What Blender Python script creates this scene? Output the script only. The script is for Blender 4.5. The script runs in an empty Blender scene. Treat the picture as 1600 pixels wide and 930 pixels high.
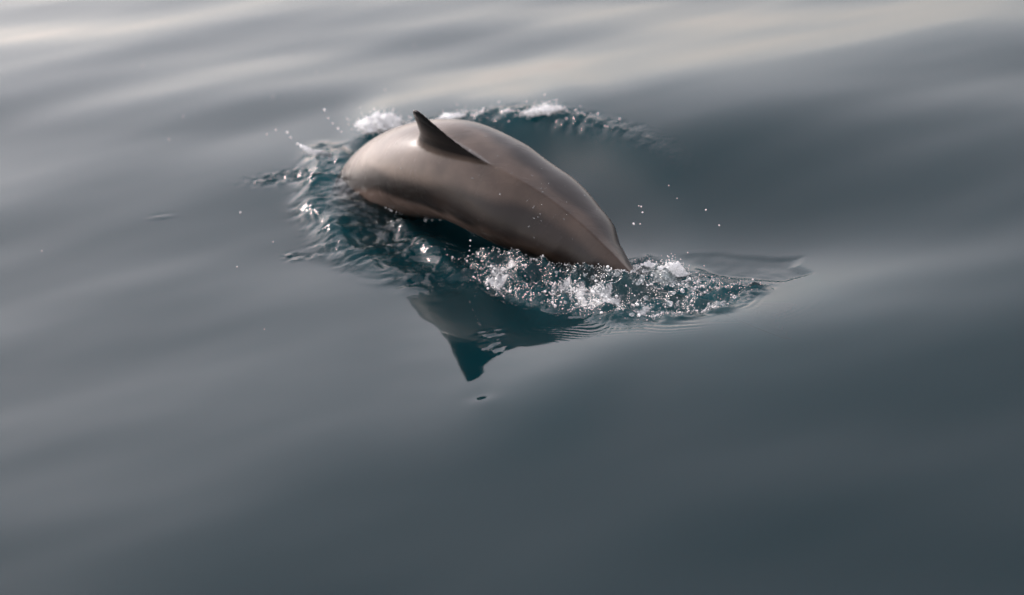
import bpy, bmesh, math, random
import numpy as np
from mathutils import Vector, Matrix, kdtree

random.seed(7)
rng = np.random.default_rng(7)
scene = bpy.context.scene
col = scene.collection
rad = math.radians

# ------------------------------------------------------------------ camera
DIST, PITCH, ROLL, HFOV = 8.0, rad(26), rad(8), rad(24)
cam_data = bpy.data.cameras.new("camera")
cam = bpy.data.objects.new("camera", cam_data)
col.objects.link(cam)
cam_pos = Vector((0, -DIST * math.cos(PITCH), DIST * math.sin(PITCH)))
fwd = Vector((0, math.cos(PITCH), -math.sin(PITCH)))
r0 = Vector((1, 0, 0)); u0 = r0.cross(fwd)
right = math.cos(ROLL) * r0 - math.sin(ROLL) * u0
up = math.sin(ROLL) * r0 + math.cos(ROLL) * u0
cam.matrix_world = Matrix(((right.x, up.x, -fwd.x, cam_pos.x), (right.y, up.y, -fwd.y, cam_pos.y),
                           (right.z, up.z, -fwd.z, cam_pos.z), (0, 0, 0, 1)))
cam_data.sensor_width = 36
cam_data.angle = HFOV
cam_data.clip_end = 20000
cam_data.dof.use_dof = True
cam_data.dof.focus_distance = 7.95
cam_data.dof.aperture_fstop = 1.15
scene.camera = cam

# ------------------------------------------------------------------ sky and sun
SUN_EL, SUN_AZ = rad(33), rad(-50)        # azimuth measured from +Y (away from the camera) towards +X
world = bpy.data.worlds.new("World"); scene.world = world
world.use_nodes = True
nt = world.node_tree; nt.nodes.clear()
sky = nt.nodes.new("ShaderNodeTexSky"); sky.sky_type = 'NISHITA'
sky.sun_disc = False
sky.sun_elevation = SUN_EL
sky.sun_rotation = SUN_AZ
sky.altitude = 0; sky.air_density = 1.6; sky.dust_density = 1.6; sky.ozone_density = 1.5
hsv = nt.nodes.new("ShaderNodeHueSaturation"); hsv.inputs["Saturation"].default_value = 0.24
bg = nt.nodes.new("ShaderNodeBackground"); bg.inputs["Strength"].default_value = 0.15
wo = nt.nodes.new("ShaderNodeOutputWorld")
veil = nt.nodes.new("ShaderNodeMix"); veil.data_type = 'RGBA'; veil.blend_type = 'MULTIPLY'; veil.inputs[0].default_value = 1
veil.inputs[7].default_value = (1.045, 0.965, 0.99, 1)       # thin warm haze over the whole sky
nt.links.new(sky.outputs[0], hsv.inputs["Color"]); nt.links.new(hsv.outputs[0], veil.inputs[6]); nt.links.new(veil.outputs[2], bg.inputs[0]); nt.links.new(bg.outputs[0], wo.inputs[0])
sun_data = bpy.data.lights.new("sun", 'SUN'); sun_data.energy = 1.0; sun_data.angle = rad(14); sun_data.color = (1.0, 0.94, 0.88)
sun = bpy.data.objects.new("sun", sun_data); col.objects.link(sun)
sdir = Vector((math.sin(SUN_AZ) * math.cos(SUN_EL), math.cos(SUN_AZ) * math.cos(SUN_EL), math.sin(SUN_EL)))
sun.rotation_euler = sdir.to_track_quat('Z', 'Y').to_euler()

scene.view_settings.view_transform = 'Standard'
scene.view_settings.look = 'None'
scene.view_settings.gamma = 1
scene.view_settings.exposure = 1.30
scene.render.engine = 'CYCLES'
scene.cycles.use_denoising = True
scene.cycles.max_bounces = 10
scene.cycles.transparent_max_bounces = 16
scene.cycles.volume_bounces = 1
scene.cycles.sample_clamp_indirect = 8

# ------------------------------------------------------------------ helpers
def hash2(ix, iy, seed):
    h = (ix.astype(np.int64) * 374761393 + iy.astype(np.int64) * 668265263 + seed * 974711) & 0x7fffffff
    h = ((h ^ (h >> 13)) * 1274126177) & 0x7fffffff
    return ((h ^ (h >> 16)) & 0xffff) / 65536.0

def noise(x, y, seed=0):
    ix, iy = np.floor(x), np.floor(y); fx, fy = x - ix, y - iy
    ux, uy = fx**3 * (fx * (fx * 6 - 15) + 10), fy**3 * (fy * (fy * 6 - 15) + 10)
    def g(a, b):
        an = hash2(ix + a, iy + b, seed) * 2 * math.pi
        return np.cos(an) * (fx - a) + np.sin(an) * (fy - b)
    return ((g(0, 0) * (1 - ux) + g(1, 0) * ux) * (1 - uy) + (g(0, 1) * (1 - ux) + g(1, 1) * ux) * uy) * 1.5

def fbm(x, y, oct=3, seed=0, gain=.5):
    s, a = 0, 1
    for k in range(oct):
        s = s + a * noise(x * 2**k, y * 2**k, seed + 17 * k); a *= gain
    return s

def sstep(a, b, x):
    t = np.clip((x - a) / (b - a), 0, 1); return t * t * (3 - 2 * t)

def poly_field(x, y, poly):
    """signed distance to a closed polygon, positive inside"""
    P = np.array(poly); d = np.full(x.shape, 1e9); inside = np.zeros(x.shape, bool)
    for a, b in zip(P, np.roll(P, -1, 0)):
        e = b - a; t = np.clip(((x - a[0]) * e[0] + (y - a[1]) * e[1]) / (e @ e), 0, 1)
        d = np.minimum(d, np.hypot(x - a[0] - t * e[0], y - a[1] - t * e[1]))
        c = (a[1] > y) != (b[1] > y)
        inside ^= c & (x < (b[0] - a[0]) * (y - a[1]) / (b[1] - a[1] + 1e-12) + a[0])
    return np.where(inside, d, -d)

def line_field(x, y, pts):
    """position along (0..1) a crest that runs left to right, and distance from it, positive towards the camera"""
    P = np.array(pts); xs = np.linspace(P[0, 0], P[-1, 0], 200); ys = np.interp(xs, P[:, 0], P[:, 1])
    k = np.hanning(41); k /= k.sum(); ys = np.convolve(np.pad(ys, 20, mode="edge"), k, "valid")
    sl = np.gradient(ys, xs)
    return (x - xs[0]) / (xs[-1] - xs[0]), (np.interp(x, xs, ys) - y) / np.sqrt(1 + np.interp(x, xs, sl) ** 2)

def mesh_object(name, verts, faces, mat, smooth=True):
    me = bpy.data.meshes.new(name); me.from_pydata(verts, [], faces); me.update()
    if smooth: me.polygons.foreach_set("use_smooth", [True] * len(me.polygons))
    o = bpy.data.objects.new(name, me); col.objects.link(o)
    if mat: me.materials.append(mat)
    return o

def tag(o, label=None, category=None, group=None, kind=None):
    if label: o["label"] = label
    if category: o["category"] = category
    if group: o["group"] = group
    if kind: o["kind"] = kind
    return o

def new_mat(name):
    m = bpy.data.materials.new(name); m.use_nodes = True; m.node_tree.nodes.clear(); return m, m.node_tree

# ------------------------------------------------------------------ materials
def water_material():
    m, t = new_mat("sea_water"); N, L = t.nodes.new, t.links.new
    out = N("ShaderNodeOutputMaterial"); fr = N("ShaderNodeFresnel"); fr.inputs["IOR"].default_value = 1.34
    tr = N("ShaderNodeBsdfTransparent"); gl = N("ShaderNodeBsdfGlossy"); gl.inputs["Roughness"].default_value = 0.03
    tr.inputs[0].default_value = (0.97, 0.985, 0.985, 1)
    mx = N("ShaderNodeMixShader"); L(fr.outputs[0], mx.inputs[0]); L(tr.outputs[0], mx.inputs[1]); L(gl.outputs[0], mx.inputs[2])
    # fine broken ripples only where the water is churned
    tc = N("ShaderNodeTexCoord"); ch = N("ShaderNodeAttribute"); ch.attribute_name = "churn"
    n1 = N("ShaderNodeTexNoise"); n1.inputs["Scale"].default_value = 55; n1.inputs["Detail"].default_value = 3; n1.inputs["Distortion"].default_value = .6
    L(tc.outputs["Object"], n1.inputs["Vector"])
    mu = N("ShaderNodeMath"); mu.operation = 'MULTIPLY'; L(ch.outputs["Fac"], mu.inputs[0]); mu.inputs[1].default_value = 1.0
    bp = N("ShaderNodeBump"); bp.inputs["Distance"].default_value = 0.010; L(mu.outputs[0], bp.inputs["Strength"]); L(n1.outputs["Fac"], bp.inputs["Height"])
    L(bp.outputs[0], gl.inputs["Normal"]); L(bp.outputs[0], fr.inputs["Normal"])
    # lacy foam lying on the surface
    fo = N("ShaderNodeAttribute"); fo.attribute_name = "foam"
    n2 = N("ShaderNodeTexNoise"); n2.inputs["Scale"].default_value = 38; n2.inputs["Detail"].default_value = 7; n2.inputs["Roughness"].default_value = .7; n2.inputs["Distortion"].default_value = 1.4
    L(tc.outputs["Object"], n2.inputs["Vector"])
    ad = N("ShaderNodeMath"); ad.operation = 'MULTIPLY_ADD'; L(fo.outputs["Fac"], ad.inputs[0]); ad.inputs[1].default_value = 0.62; L(n2.outputs["Fac"], ad.inputs[2])
    mr = N("ShaderNodeMapRange"); L(ad.outputs[0], mr.inputs[0]); mr.inputs[1].default_value = .90; mr.inputs[2].default_value = 1.20
    mg = N("ShaderNodeMath"); mg.operation = 'MULTIPLY'; L(mr.outputs[0], mg.inputs[0]); mg.inputs[1].default_value = .85
    df = N("ShaderNodeBsdfPrincipled"); df.inputs["Base Color"].default_value = (.66, .65, .64, 1); df.inputs["Roughness"].default_value = .3; df.inputs["IOR"].default_value = 1.33
    L(bp.outputs[0], df.inputs["Normal"])
    mf = N("ShaderNodeMixShader"); L(mg.outputs[0], mf.inputs[0]); L(mx.outputs[0], mf.inputs[1]); L(df.outputs[0], mf.inputs[2])
    L(mf.outputs[0], out.inputs["Surface"])
    pv = N("ShaderNodeVolumePrincipled"); pv.inputs["Color"].default_value = (0.016, 0.185, 0.225, 1)
    pv.inputs["Density"].default_value = 3.0; pv.inputs["Absorption Color"].default_value = (0, 0, 0, 1)
    L(pv.outputs[0], out.inputs["Volume"])
    return m

def skin_material():
    m, t = new_mat("dolphin_skin"); N, L = t.nodes.new, t.links.new
    out = N("ShaderNodeOutputMaterial"); p = N("ShaderNodeBsdfPrincipled")
    at = N("ShaderNodeAttribute"); at.attribute_name = "pigment"
    tc = N("ShaderNodeTexCoord")
    n1 = N("ShaderNodeTexNoise"); n1.inputs["Scale"].default_value = 9; n1.inputs["Detail"].default_value = 6
    L(tc.outputs["Object"], n1.inputs["Vector"])
    mp = N("ShaderNodeMapRange"); mp.inputs[1].default_value = .3; mp.inputs[2].default_value = .7; mp.inputs[3].default_value = .62; mp.inputs[4].default_value = 1.25
    L(n1.outputs["Fac"], mp.inputs[0])
    mul = N("ShaderNodeMix"); mul.data_type = 'RGBA'; mul.blend_type = 'MULTIPLY'; mul.inputs[0].default_value = 1
    L(at.outputs["Color"], mul.inputs[6]); L(mp.outputs[0], mul.inputs[7])
    L(mul.outputs[2], p.inputs["Base Color"])
    p.inputs["Roughness"].default_value = 0.46
    p.inputs["IOR"].default_value = 1.36; p.inputs["Specular IOR Level"].default_value = 0.30
    p.inputs["Coat Weight"].default_value = 0.60; p.inputs["Coat IOR"].default_value = 1.33
    mp2 = N("ShaderNodeMapping"); mp2.inputs["Rotation"].default_value = (0, 0, rad(42)); mp2.inputs["Scale"].default_value = (3, 14, 8); L(tc.outputs["Object"], mp2.inputs["Vector"])
    n3 = N("ShaderNodeTexNoise"); n3.inputs["Scale"].default_value = 1; n3.inputs["Detail"].default_value = 5; L(mp2.outputs[0], n3.inputs["Vector"])
    m3 = N("ShaderNodeMapRange"); L(n3.outputs["Fac"], m3.inputs[0]); m3.inputs[1].default_value = .35; m3.inputs[2].default_value = .65; m3.inputs[3].default_value = .07; m3.inputs[4].default_value = .36
    L(m3.outputs[0], p.inputs["Coat Roughness"])
    n2 = N("ShaderNodeTexNoise"); n2.inputs["Scale"].default_value = 26; n2.inputs["Detail"].default_value = 5
    L(tc.outputs["Object"], n2.inputs["Vector"])
    bp = N("ShaderNodeBump"); bp.inputs["Strength"].default_value = 0.035; bp.inputs["Distance"].default_value = 0.02
    L(n2.outputs["Fac"], bp.inputs["Height"]); L(bp.outputs[0], p.inputs["Normal"]); L(bp.outputs[0], p.inputs["Coat Normal"])
    L(p.outputs[0], out.inputs["Surface"])
    return m

def foam_material(name, base, trans, rough):
    m, t = new_mat(name); N, L = t.nodes.new, t.links.new
    out = N("ShaderNodeOutputMaterial"); p = N("ShaderNodeBsdfPrincipled")
    p.inputs["Base Color"].default_value = (*base, 1); p.inputs["Roughness"].default_value = rough
    p.inputs["IOR"].default_value = 1.33; p.inputs["Transmission Weight"].default_value = trans
    L(p.outputs[0], out.inputs["Surface"])
    return m

M_WATER = water_material()
M_SKIN = skin_material()
M_FOAM = foam_material("white_foam", (0.86, 0.86, 0.85), 0.25, 0.13)
M_BUBBLE = foam_material("clear_bubble", (0.92, 0.95, 0.95), 0.85, 0.05)

# ------------------------------------------------------------------ the sea
FAR_CREST = [(-0.62, 1.54), (-0.43, 1.59), (-0.355, 1.60), (-0.175, 1.62), (0.026, 1.55), (0.225, 1.48), (0.413, 1.33), (0.57, 1.18), (0.697, 1.02), (0.82, 0.86)]
CHURN = [(-0.197, 0.476), (-0.062, 0.47), (0.06, 0.40), (0.16, 0.34), (0.303, 0.31), (0.472, 0.395), (0.582, 0.189), (0.697, 0.073), (0.826, -0.071), (0.674, -0.24), (0.482, -0.273), (0.321, -0.222), (0.165, -0.077), (0.006, 0.097), (-0.116, 0.264)]
RUFFLE = [(-0.66, 1.532), (-0.547, 1.393), (-0.416, 1.005), (-0.216, 0.564), (-0.116, 0.264), (-0.229, 0.199), (-0.424, 0.365), (-0.605, 0.613), (-0.703, 1.016)]

FLUKE_SLICK = [(0.58, 0.38), (0.70, 0.335), (0.80, 0.27), (0.90, 0.20), (0.99, 0.17), (0.955, 0.10), (0.99, 0.01), (0.90, -0.02), (0.80, 0.05), (0.69, 0.13)]
def sea_height(x, y):
    x = np.asarray(x, float); y = np.asarray(y, float)
    R = np.hypot(x, y)
    fade = np.exp(-(np.clip(R - 9, 0, None) / 14) ** 2)
    # long swell and the smooth wind-less undulation over it
    a = rad(19); xr, yr = x * math.cos(a) + y * math.sin(a), -x * math.sin(a) + y * math.cos(a)
    b = rad(-9); xq, yq = x * math.cos(b) + y * math.sin(b), -x * math.sin(b) + y * math.cos(b)
    h = fade * (0.030 * noise(xr / 3.6, yr / 2.0, 3) + 0.016 * noise(xr / 1.6 + 5, yr / 0.85, 5) + 0.0105 * noise(xq / 1.15 + 2, yq / 0.60 + 7, 15)
                + 0.0036 * noise(xr / 0.8, yr / 0.38 + 3, 9) + 0.0007 * noise(xr / 0.45, yr / 0.19, 12))
    h = h - 0.17 * sstep(0.5, 3.0, -yr) - 0.17 * sstep(1.5, 4.7, y + .38 * x)        # the camera side and the back of one long low swell
    near = np.exp(-((R / 4.0) ** 4))
    # the water dips around the animal
    h = h - 0.045 * np.exp(-(((x - 0.12) / 0.85) ** 2 + ((y - 0.60) / 0.75) ** 2)) + 0.05 * np.exp(-(((x + 0.50) / 0.16) ** 2 + ((y - 1.02) / 0.30) ** 2))
    # wave pushed up on the far side, with a steep hollow face towards the camera
    al, v = line_field(x, y, FAR_CREST)
    env = sstep(0.0, 0.18, al) * (1 - sstep(0.58, 0.92, al)) * np.exp(-np.clip(np.abs(v) - .5, 0, None) ** 2 / .2)
    crest = np.where(v < 0, np.exp(-(v / 0.42) ** 2), np.exp(-(v / 0.11) ** 2)) * (1 + .25 * noise(x * 4, y * 1.5, 33))
    h = h + env * (0.040 * crest - 0.072 * sstep(0.0, 0.28, v) * np.exp(-(np.clip(v - .22, 0, None) / 0.7) ** 2))
    rough_c = env * np.exp(-((v - 0.02) / 0.05) ** 2) * sstep(.30, .5, al)
    h = h + rough_c * 0.014 * fbm(x * 20, y * 20, 2, 31, .4) + env * np.exp(-((v - .01) / .035) ** 2) * .006 * fbm(x * 24, y * 24, 2, 35)
    # the long slope behind the body that faces the camera
    h = h + 0.090 * np.tanh((y - 0.84 + .25 * (x - .6)) / 0.40) * np.exp(-((x - 0.75) / 0.75) ** 2 - ((y - 0.8) / 0.95) ** 2)
    # the low swell in front of the body whose back mirrors it
    xp, yp = x + 0.10, y + 0.35
    loc = -0.004 - 0.085 * yp - 0.05 * yp * yp + 0.011 * xp - 0.19 * xp * yp + 0.0006 * noise(x * 6, y * 7, 63)
    w = np.exp(-(((x + 0.10) / 0.40) ** 2 + ((y + 0.30) / 0.56) ** 2) ** 2)
    h = h * (1 - w) + loc * w - 0.0023 * np.tanh((y + 0.70) / 0.03) * np.exp(-((x + 0.132) / 0.05) ** 2 - ((y + .70) / .10) ** 2)
    # churned water over the tail stock
    c = sstep(-0.06, 0.07, poly_field(x, y, CHURN))
    lx, ly = x + 0.03 * noise(x * 7, y * 7, 43), y + 0.03 * noise(x * 7, y * 7, 44)
    h = h + c * (0.034 * fbm(lx * 8, ly * 8, 2, 41, .5) + 0.015 * fbm(lx * 24, ly * 22, 2, 47, .45) + 0.0035 * noise(lx * 62, ly * 60, 49) + 0.012)
    h = h + 0.050 * np.exp(-(((x - 0.43) / 0.10) ** 2 + ((y - 0.13) / 0.10) ** 2)) * (1 + .5 * fbm(lx * 14, ly * 14, 2, 48))
    fl = np.exp(-((y - .31 + .75 * (x - .14)) / .055) ** 2) * sstep(-.16, -.02, x) * (1 - sstep(.28, .42, x))
    h = h + fl * 0.028 * (1 + .8 * fbm(lx * 16, ly * 16, 2, 46))       # splash heaped against the near flank
    # ruffled bulge where the front of the body goes in
    q = poly_field(x, y, RUFFLE)
    c2 = sstep(-0.12, 0.12, q)
    lx, ly = x + 0.07 * noise(x * 5, y * 5, 61), y + 0.07 * noise(x * 5, y * 5, 62)
    outer = np.exp(-((q - 0.03) / 0.065) ** 2) * sstep(0.15, 0.6, y)
    fine = 0.0030 * fbm(lx * 24 + ly * 6, ly * 34 - lx * 7, 2, 53)
    h = h + c2 * (0.010 * fbm(lx * 6.5 + ly * 2, ly * 11 - lx * 2, 3, 51, .45) + fine) + outer * (0.026 + 0.014 * fbm(lx * 11, ly * 14, 3, 55, .5))
    # rings of capillary waves
    for (cx, cy, k, am, wd) in ((0.56, -0.10, 250, .0012, .17), (0.20, -0.16, 330, .0005, .12)):
        d = np.hypot((x - cx) * .8, (y - cy) * 1.0 + .04 * noise(x * 6, y * 6, 73))
        h = h + am * np.sin(d * k + 3 * noise(x * 5, y * 5, 71)) * np.exp(-((d - wd * .7) / wd) ** 2) * sstep(-.25, .35, noise(x * 5 + 9, y * 5, 75)) * sstep(.10, -.12, y - .1 + 0 * x)
    # the slick of water sliding over the submerged tail
    fp = poly_field(x, y, FLUKE_SLICK)
    h = h + sstep(-0.025, 0.025, fp) * (-0.008 + 0.05 * (y - 0.16 + .34 * (x - .75)) + .0008 * noise(x * 18, y * 18, 77))
    # small stray ripples
    for (cx, cy, sx, sy, am) in ((-0.76, 1.30, .13, .05, .012), (-0.754, 0.624, .035, .03, .008), (-0.68, 0.60, .05, .02, .005),
                                 (-1.258, 1.09, .03, .03, .004), (-0.086, -0.211, .035, .05, .005), (-0.086, -0.33, .03, .035, .004)):
        w = np.exp(-(((x - cx) / sx) ** 2 + ((y - cy) / sy) ** 2))
        h = h + w * am * fbm(x * 28, y * 30, 2, 81)
    return h

def churn_mask(x, y):
    c = sstep(-0.04, 0.06, poly_field(x, y, CHURN))
    q = poly_field(x, y, RUFFLE)
    al, v = line_field(x, y, FAR_CREST)
    cr = np.exp(-((v - 0.02) / 0.06) ** 2) * sstep(.1, .2, al) * (1 - sstep(.85, 1., al))
    return np.clip(c + .40 * sstep(-.05, .05, q) * (.25 + .75 * np.exp(-((q - .02) / .06) ** 2)) + .5 * cr, 0, 1)

def foam_mask(x, y):
    c = sstep(-0.03, 0.06, poly_field(x, y, CHURN))
    lx, ly = x + 0.03 * noise(x * 7, y * 7, 43), y + 0.03 * noise(x * 7, y * 7, 44)
    th = np.clip(1 - np.abs(noise(lx * 13, ly * 11, 91)) * 2.6, 0, 1)
    pt = sstep(-.15, .5, noise(lx * 5.5, ly * 5, 93))
    al, v = line_field(x, y, FAR_CREST)
    cr = np.exp(-((v - 0.005) / 0.022) ** 2) * sstep(.12, .25, al) * (1 - sstep(.6, .85, al)) * np.clip(.5 + 1.3 * noise(x * 9, y * 9, 97), 0, 1)
    return np.clip(c * (.15 + .45 * th + .60 * pt) + cr, 0, 1)

def axis(lo, hi, fine, mlo, mhi, mid, far, ratio=1.1):
    a = list(np.arange(lo, hi, fine)); m1 = list(np.arange(hi, mhi, mid)); m0 = list(-np.arange(-lo + mid, -mlo, mid))
    v = sorted(m0) + a + m1
    s, x = mid, v[-1]
    while x < far: s *= ratio; x += s; v.append(x)
    s, x, w = mid, v[0], []
    while x > -far: s *= ratio; x -= s; w.append(x)
    return np.array(w[::-1] + v)

def build_sea():
    xs = axis(-1.0, 1.12, 0.0055, -3.0, 3.0, 0.025, 4000)
    ys = axis(-0.75, 1.95, 0.0055, -2.8, 4.6, 0.025, 4000)
    X, Y = np.meshgrid(xs, ys); Z = sea_height(X, Y)
    nx, ny = len(xs), len(ys); n = nx * ny
    V = np.c_[X.ravel(), Y.ravel(), Z.ravel()]
    floor = np.array([[xs[0], ys[0], -12], [xs[-1], ys[0], -12], [xs[-1], ys[-1], -12], [xs[0], ys[-1], -12]])
    i = np.arange(n).reshape(ny, nx)
    q = np.c_[i[:-1, :-1].ravel(), i[:-1, 1:].ravel(), i[1:, 1:].ravel(), i[1:, :-1].ravel()]
    extra = [list(i[0, ::-1]) + [n, n + 1], list(i[:, -1][::-1]) + [n + 1, n + 2], list(i[-1, :]) + [n + 2, n + 3], list(i[:, 0]) + [n + 3, n], [n + 3, n + 2, n + 1, n]]
    me = bpy.data.meshes.new("sea")
    loops = np.concatenate([q.ravel()] + [np.array(e) for e in extra])
    tot = np.r_[np.full(len(q), 4), [len(e) for e in extra]]
    me.vertices.add(n + 4); me.vertices.foreach_set("co", np.vstack([V, floor]).ravel())
    me.loops.add(len(loops)); me.loops.foreach_set("vertex_index", loops.astype(np.int32))
    me.polygons.add(len(tot)); me.polygons.foreach_set("loop_start", np.r_[0, np.cumsum(tot)[:-1]].astype(np.int32))
    me.polygons.foreach_set("use_smooth", np.r_[np.ones(len(q), bool), np.zeros(5, bool)])
    me.update(calc_edges=True); me.validate()
    for nm, fn in (("churn", churn_mask), ("foam", foam_mask)):
        a = me.attributes.new(nm, 'FLOAT', 'POINT'); a.data.foreach_set("value", np.r_[fn(X.ravel(), Y.ravel()), np.zeros(4)].astype(np.float32))
    me.materials.append(M_WATER)
    o = bpy.data.objects.new("sea_water", me); col.objects.link(o); o["kind"] = "structure"
    return o
build_sea()

# ------------------------------------------------------------------ the dolphin
# stations from snout to tail: dorsal crest x, y, z; half width; height above and depth below the centre-line; keel; roll in degrees
STATIONS = [
 (-0.76, 1.74, -0.60, .016, .016, .020, 0, 10), (-0.71, 1.65, -0.52, .035, .030, .035, 0, 12), (-0.665, 1.57, -0.41, .080, .075, .075, 0, 16),
 (-0.635, 1.46, -0.20, .125, .120, .125, 0, 20), (-0.55, 1.27, 0.04, .155, .150, .170, 0, 26), (-0.41, 1.02, 0.205, .172, .165, .190, .0, 32),
 (-0.22, 0.76, 0.285, .184, .175, .200, .15, 35), (-0.02, 0.555, 0.255, .184, .165, .190, .8, 32), (0.14, 0.43, 0.18, .168, .150, .165, 1.2, 29),
 (0.255, 0.325, 0.10, .130, .125, .135, 1.2, 26), (0.345, 0.230, 0.02, .086, .105, .110, 1.1, 22), (0.46, 0.15, -0.095, .056, .08, .08, .8, 14),
 (0.66, 0.09, -0.16, .038, .042, .045, .5, 6), (0.82, 0.05, -0.20, .026, .020, .022, .3, 0)]

def catmull(P, n):
    P = np.array(P, float); Q = np.vstack([2 * P[0] - P[1], P, 2 * P[-1] - P[-2]]); m = len(P) - 1; out = []
    for t in np.linspace(0, m, n):
        i = min(int(t), m - 1); s = t - i; a, b, c, d = Q[i:i + 4]
        out.append(.5 * (2 * b + (c - a) * s + (2 * a - 5 * b + 4 * c - d) * s * s + (3 * b - a - 3 * c + d) * s**3))
    return np.array(out)

def blade(outline, thick, org, ax, upv, side, n_ch=14, flare=0):
    """thin tapered fin: outline = list of (height, front, back); a lens section at every height"""
    V, F = [], []
    K = 2 * n_ch
    for h, f, b in outline:
        th = thick * (1 - .75 * max(h, 0) / outline[-1][0]) + flare * math.exp(-max(h + .01, 0) / .018)
        for k in range(K):
            a = 2 * math.pi * k / K
            c = (1 - math.cos(a)) / 2
            s = math.sin(a); prof = 1.3 * math.sqrt(max(c, 0)) * (1 - c) * 1.6
            V.append(org + upv * h + ax * (f + (b - f) * c) + side * (th * .5 * prof * (1 if s > 0 else -1) * (0 if abs(s) < 1e-6 else 1)))
    for r in range(len(outline) - 1):
        for k in range(K):
            a, b2 = r * K + k, r * K + (k + 1) % K
            F.append((a, b2, b2 + K, a + K))
    F.append(tuple(range(K - 1, -1, -1))); F.append(tuple(range((len(outline) - 1) * K, len(outline) * K)))
    return V, F

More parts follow.
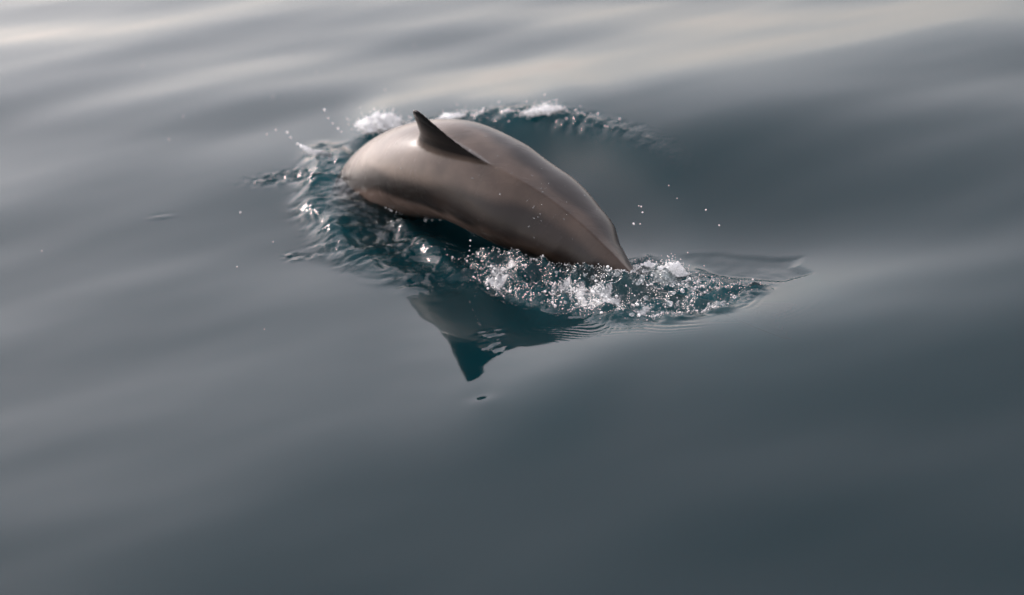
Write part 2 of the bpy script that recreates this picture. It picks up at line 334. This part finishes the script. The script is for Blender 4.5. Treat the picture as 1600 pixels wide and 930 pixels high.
def build_dolphin():
    NU, NV = 280, 150
    BU, BT = (.20, .30, .37, .47, .53, .58, .64, .75), (.5, .62, .85, 1.22, 1.22, 1.12, 1.05, 1.1)
    S = catmull(STATIONS, NU); crest = S[:, :3]
    T = np.gradient(crest, axis=0); T /= np.linalg.norm(T, axis=1)[:, None]
    V = []; info = []; frames = []
    for i in range(NU):
        t = T[i]; s = np.cross(t, (0, 0, 1.)); s /= np.linalg.norm(s); d = np.cross(s, t)
        if s[1] > 0: s = -s
        a = rad(S[i, 7]); dd = math.cos(a) * d + math.sin(a) * s; ss = math.cos(a) * s - math.sin(a) * d
        w, hu, hd, k = S[i, 3:7]; c = crest[i] - dd * hu; frames.append((c, dd, ss, t))
        for j in range(NV):
            th = 2 * math.pi * j / NV
            cx = math.copysign(abs(math.sin(th)) ** (1 + (k if math.cos(th) > 0 else 0)), math.sin(th)) * w; cz = (hu if math.cos(th) > 0 else hd) * math.cos(th)
            V.append(c + cx * ss + cz * dd); info.append((i / (NU - 1), th if th < math.pi else th - 2 * math.pi, 0))
    F = [(i * NV + j, i * NV + (j + 1) % NV, (i + 1) * NV + (j + 1) % NV, (i + 1) * NV + j) for i in range(NU - 1) for j in range(NV)]
    F += [tuple(range(NV - 1, -1, -1)), tuple(range((NU - 1) * NV, NU * NV))]
    def add(v, f, kind):
        o = len(V); V.extend(v); F.extend(tuple(x + o for x in ff) for ff in f); info.extend([(0, 0, kind)] * len(v))
    # dorsal fin, in the plane of the back's own tangent and dorsal direction
    i = int(np.argmin(np.linalg.norm(crest - np.array((-0.105, 0.64, 0.28)), axis=1)))
    c, dd, ss, t = frames[i]; b = crest[i]; fin_i = i
    # (height, front, back) measured forward along -t
    fin = [(-.05, .235, -.19), (-.012, .215, -.155), (.015, .195, -.095), (.045, .178, -.045), (.08, .165, -.012), (.115, .153, .012), (.15, .143, .034), (.175, .135, .048), (.198, .126, .062), (.213, .117, .072), (.219, .106, .080)]
    v, f = blade(fin, .044, b, -t, dd, ss, flare=.05); add(v, f, 1)
    # flukes
    c, dd, ss, t = frames[-1]
    for sg in (1, -1):
        fl = [(-.02, -.16, .05), (.03, -.12, .085), (.06, -.07, .10), (.09, -.01, .115), (.115, .05, .13), (.13, .09, .142)]
        v, f = blade(fl, .022, c, t, np.array(ss) * sg + 0 * dd, dd); add(v, f, 2)
    # flippers, under water
    i = int(.30 * NU); c, dd, ss, t = frames[i]
    for sg in (1, -1):
        fl = [(.07, -.05, .06), (.14, -.03, .06), (.20, .0, .07), (.25, .04, .085), (.28, .075, .095)]
        d2 = ss * sg * .6 - dd * .8
        v, f = blade(fl, .03, c, t, d2, np.cross(d2, t)); add(v, f, 2)
    raw = bpy.data.meshes.new("raw"); raw.from_pydata([tuple(x) for x in V], [], F); raw.update()
    bm = bmesh.new(); bm.from_mesh(raw); bmesh.ops.recalc_face_normals(bm, faces=bm.faces); bm.to_mesh(raw); bm.free()
    tmp = bpy.data.objects.new("tmp", raw); col.objects.link(tmp)
    r = tmp.modifiers.new("r", 'REMESH'); r.mode = 'VOXEL'; r.voxel_size = 0.004
    sm = tmp.modifiers.new("s", 'SMOOTH'); sm.factor = .5; sm.iterations = 5
    dg = bpy.context.evaluated_depsgraph_get(); me = bpy.data.meshes.new_from_object(tmp.evaluated_get(dg))
    bpy.data.objects.remove(tmp); me.name = "dolphin"
    kd = kdtree.KDTree(len(V))
    for k, p in enumerate(V): kd.insert(p, k)
    kd.balance()
    n = len(me.vertices); cols = np.ones((n, 4), np.float32)
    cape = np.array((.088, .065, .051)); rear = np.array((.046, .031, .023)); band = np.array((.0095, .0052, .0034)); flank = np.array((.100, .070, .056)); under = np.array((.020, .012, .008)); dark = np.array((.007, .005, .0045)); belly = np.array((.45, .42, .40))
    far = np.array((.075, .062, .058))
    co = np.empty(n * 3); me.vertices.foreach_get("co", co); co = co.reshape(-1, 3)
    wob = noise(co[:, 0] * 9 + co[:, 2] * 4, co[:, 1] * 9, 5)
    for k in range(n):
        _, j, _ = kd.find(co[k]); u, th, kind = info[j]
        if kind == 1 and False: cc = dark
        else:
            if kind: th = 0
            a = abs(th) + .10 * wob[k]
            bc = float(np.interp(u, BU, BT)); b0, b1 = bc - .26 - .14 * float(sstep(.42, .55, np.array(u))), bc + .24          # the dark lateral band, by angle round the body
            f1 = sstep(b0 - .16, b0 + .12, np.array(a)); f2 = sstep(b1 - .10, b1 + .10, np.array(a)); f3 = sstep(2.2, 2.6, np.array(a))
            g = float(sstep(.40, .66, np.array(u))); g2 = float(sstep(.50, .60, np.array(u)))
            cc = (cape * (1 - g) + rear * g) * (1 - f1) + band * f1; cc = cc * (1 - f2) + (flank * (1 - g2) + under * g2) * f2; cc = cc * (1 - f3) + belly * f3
            if kind == 2: cc = dark
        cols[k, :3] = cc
    fb, fd = crest[fin_i], frames[fin_i][1]
    rel = co - fb; hgt = rel @ fd; fw = rel @ -frames[fin_i][3]; sd = np.abs(rel @ frames[fin_i][2])
    fm = sstep(-.012, .022, hgt) * (sd < .05) * (np.abs(fw) < .3)
    cols[:, :3] = cols[:, :3] * (1 - fm[:, None]) + dark * fm[:, None]
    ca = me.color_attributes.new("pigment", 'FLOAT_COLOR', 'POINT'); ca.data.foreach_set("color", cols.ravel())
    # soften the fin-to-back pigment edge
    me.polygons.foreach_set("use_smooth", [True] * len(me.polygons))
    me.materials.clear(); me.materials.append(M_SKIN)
    o = bpy.data.objects.new("dolphin", me); col.objects.link(o)
    tag(o, "wet brown-grey dolphin arching its back out of the calm water", "dolphin")
    return o
dolphin = build_dolphin()

# ------------------------------------------------------------------ foam, froth and spray
def ico(sub):
    bm = bmesh.new(); bmesh.ops.create_icosphere(bm, subdivisions=sub, radius=1)
    v = np.array([x.co[:] for x in bm.verts]); f = np.array([[x.index for x in p.verts] for p in bm.faces]); bm.free()
    return v, f
ICO1, ICO2, ICO4 = ico(1), ico(2), ico(5)

def beads(name, centres, radii, mat, squash=1.0, hi=0.004):
    """many small bubbles joined into one mesh; the larger ones get a finer sphere"""
    VV, FF, o = [], [], 0
    for c, r in zip(centres, radii):
        v, f = ICO2 if r > hi else ICO1
        sc = np.array((r * rng.uniform(.8, 1.25), r * rng.uniform(.8, 1.25), r * squash * rng.uniform(.8, 1.2)))
        VV.append(v * sc + c); FF.append(f + o); o += len(v)
    V = np.vstack(VV); F = np.vstack(FF)
    me = bpy.data.meshes.new(name)
    me.vertices.add(len(V)); me.vertices.foreach_set("co", V.ravel())
    me.loops.add(F.size); me.loops.foreach_set("vertex_index", F.ravel().astype(np.int32))
    me.polygons.add(len(F)); me.polygons.foreach_set("loop_start", np.arange(0, F.size, 3, dtype=np.int32))
    me.polygons.foreach_set("use_smooth", np.ones(len(F), bool)); me.update(calc_edges=True); me.materials.append(mat)
    o = bpy.data.objects.new(name, me); col.objects.link(o)
    return o

def sample(n, x0, x1, y0, y1, weight):
    X = rng.uniform(x0, x1, n); Y = rng.uniform(y0, y1, n)
    k = rng.uniform(0, 1, n) < weight(X, Y)
    return X[k], Y[k]

# froth in the churned water: threads and patches of small bubbles
def froth_w(x, y):
    c = sstep(-0.03, 0.05, poly_field(x, y, CHURN))
    lx, ly = x + 0.03 * noise(x * 7, y * 7, 43), y + 0.03 * noise(x * 7, y * 7, 44)
    th = np.clip(1 - np.abs(noise(lx * 15, ly * 12, 91)) * 3.2, 0, 1) ** 2
    pt = sstep(.05, .5, noise(lx * 5.5, ly * 5, 93)) 
    c = c * (1 - .7 * sstep(.5, .7, x))
    c = c * (1 + .8 * np.exp(-((y - .33 + .75 * (x - .14)) / .06) ** 2))      # thicker against the flank
    return c * np.clip(.05 + .55 * th * (.3 + pt) + .5 * pt * np.clip(noise(lx * 30, ly * 30, 95) + .3, 0, 1), 0, 1) * .8
X, Y = sample(110000, -.25, .86, -.3, .5, froth_w)
r = np.clip(rng.lognormal(math.log(.0010), .60, len(X)), .0004, .0055)
mound = sstep(.15, .6, noise((X + 0.03 * noise(X * 7, Y * 7, 43)) * 5.5, (Y + 0.03 * noise(X * 7, Y * 7, 44)) * 5, 93))
Z = sea_height(X, Y) + r * .3 + rng.exponential(.002, len(X)) + mound * rng.exponential(.008, len(X))
tag(beads("froth", np.c_[X, Y, Z], r, M_FOAM), "white froth of small bubbles in the churned water over the tail", kind="stuff")

# larger clear bubbles floating at the near edge of the churn
X, Y = sample(900, .05, .80, -.28, .25, lambda x, y: sstep(0, .05, poly_field(x, y, CHURN)) * .22)
r = np.clip(rng.lognormal(math.log(.005), .4, len(X)), .003, .011)
tag(beads("bubbles", np.c_[X, Y, sea_height(X, Y) + r * .1], r, M_BUBBLE, .8, 0), "clear floating bubbles among the froth", kind="stuff")

# thin line of foam where the water laps the near flank, and froth along the crest of the far wave
def crest_w(x, y):
    al, v = line_field(x, y, FAR_CREST)
    return np.exp(-((v + .0) / .035) ** 2) * (.25 * sstep(.12, .25, al) * (1 - sstep(.7, .85, al))) * np.clip(noise(x * 11, y * 11, 97) * 1.6 + .35, 0, 1)
X, Y = sample(24000, -.6, .85, .9, 1.85, crest_w)
r = np.clip(rng.lognormal(math.log(.0019), .55, len(X)), .0008, .007)
tag(beads("crest_froth", np.c_[X, Y, sea_height(X, Y) + rng.exponential(.006, len(X))], r, M_FOAM), "white froth along the crest of the wave behind the dolphin", kind="stuff")

deps = bpy.context.evaluated_depsgraph_get()
from mathutils.bvhtree import BVHTree
bvh = BVHTree.FromObject(dolphin, deps)
pts, rr = [], []
LX, LY = rng.uniform(-.62, .30, 26000), rng.uniform(.05, 1.4, 26000); LZ = sea_height(LX, LY)
for x, y, z in zip(LX, LY, LZ):
    loc, nor, idx, d = bvh.find_nearest(Vector((x, y, z)), .03)
    if loc and d < .010 and nor.y < .2 and random.random() < .30 * max(0, float(noise(np.array(x * 13), np.array(y * 13), 99)) * 2 + .25):
        pts.append((x, y, z + random.uniform(0, .004))); rr.append(min(.006, random.lognormvariate(math.log(.0016), .5)))
print("lap", len(pts))
tag(beads("waterline_foam", np.array(pts), rr, M_FOAM), "thin line of foam where the water laps the near flank", kind="stuff")

# standing clumps of white water
def foam_clump(centre, size, label, n=260, seed=1):
    v, f = ICO4; size = np.array(size) * .82; p = v * size
    k = 1 / max(size)
    d = 1 + .50 * fbm(p[:, 0] * k * 2.0 + p[:, 2] * k * 1.3, p[:, 1] * k * 2.6 - p[:, 2] * k * 1.9, 5, seed, .68)
    p = p * d[:, None]
    p[:, 2] = np.where(p[:, 2] < -.3 * size[2], -.3 * size[2] + (p[:, 2] + .3 * size[2]) * .3, p[:, 2])
    VV, FF, o = [p], [f], len(p)
    for _ in range(n):
        q = p[rng.integers(len(p))]
        if q[2] < -.2 * size[2]: continue
        r = min(.055 * max(size), rng.lognormal(math.log(.0017), .55)); out = q / np.linalg.norm(q) * rng.exponential(.013)
        VV.append(ICO1[0] * r + q + out); FF.append(ICO1[1] + o); o += len(ICO1[0])
    z0 = float(sea_height(np.array([centre[0]]), np.array([centre[1]]))[0])
    ob = mesh_object("foam_clump", (np.vstack(VV)).tolist(), np.vstack(FF).tolist(), M_FOAM)
    ob.location = (centre[0], centre[1], z0 + size[2] * .25)
    tag(ob, label, "foam", "clumps of white water around the dolphin")
    return ob
foam_clump((0.540, 0.150), (.050, .040, .042), "rounded white foam clump standing right of the tail stock", 700, 3)
foam_clump((0.475, 0.250), (.032, .030, .026), "small white foam clump just behind the tail stock", 0, 5)
foam_clump((-0.42, 1.60), (.085, .055, .042), "broad white foam clump behind the rounded left end of the dolphin's back", 1100, 7)
foam_clump((0.215, 1.455), (.080, .026, .016), "low white foam clump on the crest of the wave behind the dolphin", 900, 9)
foam_clump((-0.13, 1.585), (.055, .025, .013), "thin strip of white foam on the wave behind the fin tip", 110, 11)

# thrown water: two short jets and single droplets in the air
def jet(path, radii, label):
    P = catmull([(*p, r) for p, r in zip(path, radii)], 26); V, F = [], []
    for i, q in enumerate(P):
        for k in range(10):
            a = 2 * math.pi * k / 10; w = q[3] * (1 + .25 * math.sin(i * 1.3 + k))
            V.append((q[0] + w * math.cos(a) * .7, q[1] + w * math.cos(a) * .7, q[2] + w * math.sin(a)))
    F = [(i * 10 + k, i * 10 + (k + 1) % 10, (i + 1) * 10 + (k + 1) % 10, (i + 1) * 10 + k) for i in range(25) for k in range(10)]
    F += [tuple(range(9, -1, -1)), tuple(range(250, 260))]
    return tag(mesh_object("water_jet", V, F, M_FOAM), label, "splash")
jet([(-0.723, 1.389, 0.09), (-0.701, 1.378, 0.075), (-0.68, 1.386, 0.055), (-0.649, 1.423, 0.03), (-0.619, 1.462, 0.0)], (.004, .009, .011, .009, .006), "white finger of water thrown off left of the dolphin")

me_drop = bpy.data.meshes.new("water_droplet"); me_drop.from_pydata(ICO2[0].tolist(), [], ICO2[1].tolist())
me_drop.polygons.foreach_set("use_smooth", [True] * len(me_drop.polygons)); me_drop.materials.append(M_FOAM)
ARC_LEFT = [(-0.844, 1.447, 0.13, 2.5), (-0.806, 1.429, 0.15, 3.0), (-0.765, 1.437, 0.13, 4.5), (-0.754, 1.417, 0.115, 4), (-0.729, 1.38, 0.1, 5), (-0.717, 1.379, 0.085, 4.5)]
ARC_BACK = [(-0.61, 1.436, 0.2, 5), (-0.6, 1.421, 0.17, 3.5), (-0.587, 1.438, 0.14, 3.5), (-0.572, 1.454, 0.11, 5), (-0.561, 1.442, 0.1, 3)]
RIGHT = [(0.476, 0.249, 0.15, 3), (0.478, 0.245, 0.13, 3.5), (0.476, 0.368, 0.1, 2), (0.69, 0.215, 0.12, 3), (0.725, 0.164, 0.08, 2.6), (0.464, 0.22, 0.1, 2.5), (0.579, 0.279, 0.2, 2), (0.593, 0.164, 0.2, 1.8), (0.448, 0.315, 0.06, 4)]
SQUIRT = [(-0.114, 0.312, 0.085, 3.5), (-0.118, 0.31, 0.066, 2.2), (-0.122, 0.307, 0.05, 2.6), (-0.129, 0.308, 0.03, 3), (-0.135, 0.308, 0.012, 3.4)]
STRAY = [(-1.47, 2.885, 3), (-0.692, 2.499, 2.5), (-0.269, 2.739, 2.5), (-0.398, 2.115, 2.5), (-0.865, 2.209, 2.5), (-1.234, 2.109, 2.5), (-0.954, 1.041, 3.5), (-1.276, 1.872, 3), (-0.948, 0.575, 2.5), (-1.687, 0.944, 2.5), (-0.907, 1.279, 2.5), (-0.826, 0.76, 2.5), (-0.832, 0.03, 2)]
def drop(x, y, z, r, label, group):
    o = bpy.data.objects.new("water_droplet", me_drop); col.objects.link(o)
    o.location = (x, y, z); o.scale = (r * .0009, r * .0009, r * random.uniform(.0008, .0013)); o.rotation_euler = (random.uniform(-.6, .6), random.uniform(-.6, .6), 0)
    tag(o, label, "droplet", group)
ORD = ["leftmost", "second from left", "third from left", "fourth from left", "fifth from left", "sixth from left", "seventh from left", "eighth from left",
       "ninth from left", "tenth from left", "eleventh from left", "twelfth from left", "rightmost"]
def row(pts, what, group):
    pts = sorted(pts, key=lambda p: (Vector(p[:3]) - cam_pos).dot(right) / (Vector(p[:3]) - cam_pos).dot(fwd))
    for k, p in enumerate(pts):
        drop(*p, "%s droplet %s" % ("rightmost" if k == len(pts) - 1 else ORD[k], what), group)
row(ARC_LEFT, "in the arc of spray left of the white finger of water", "arc of droplets at far left")
row(ARC_BACK, "in the string above the rounded end of the back", "string of droplets above the back")
row(RIGHT, "of those in the air right of the tail", "droplets right of the tail")
row(SQUIRT, "in the upright squirt before the near flank", "squirt in front of the flank")
row([(x, y, float(sea_height(np.array([x]), np.array([y]))[0]) + r * .0005, r) for x, y, r in STRAY], "of the strays on smooth water left of the dolphin", "stray droplets on the smooth water")

# water beads and trickles left on the wet back
pts, rr = [], []
for cx, cy, sx, sy, n in ((0.11, .39, .10, .06, 26), (0.02, .50, .08, .05, 12), (-0.15, .62, .14, .10, 16), (0.20, .33, .07, .05, 14), (-.38, .92, .10, .12, 12)):
    for _ in range(n):
        loc, nor, idx, d = bvh.ray_cast(Vector((random.gauss(cx, sx), random.gauss(cy, sy), 1)), Vector((0, 0, -1)))
        if loc is None or loc.z < .02: continue
        pts.append(loc + nor * .0006); rr.append(min(.0042, random.lognormvariate(math.log(.0018), .45)))
tag(beads("skin_droplets", np.array([p[:] for p in pts]), rr, M_BUBBLE, .7, .001), "small beads of water on the dolphin's wet back", kind="stuff")
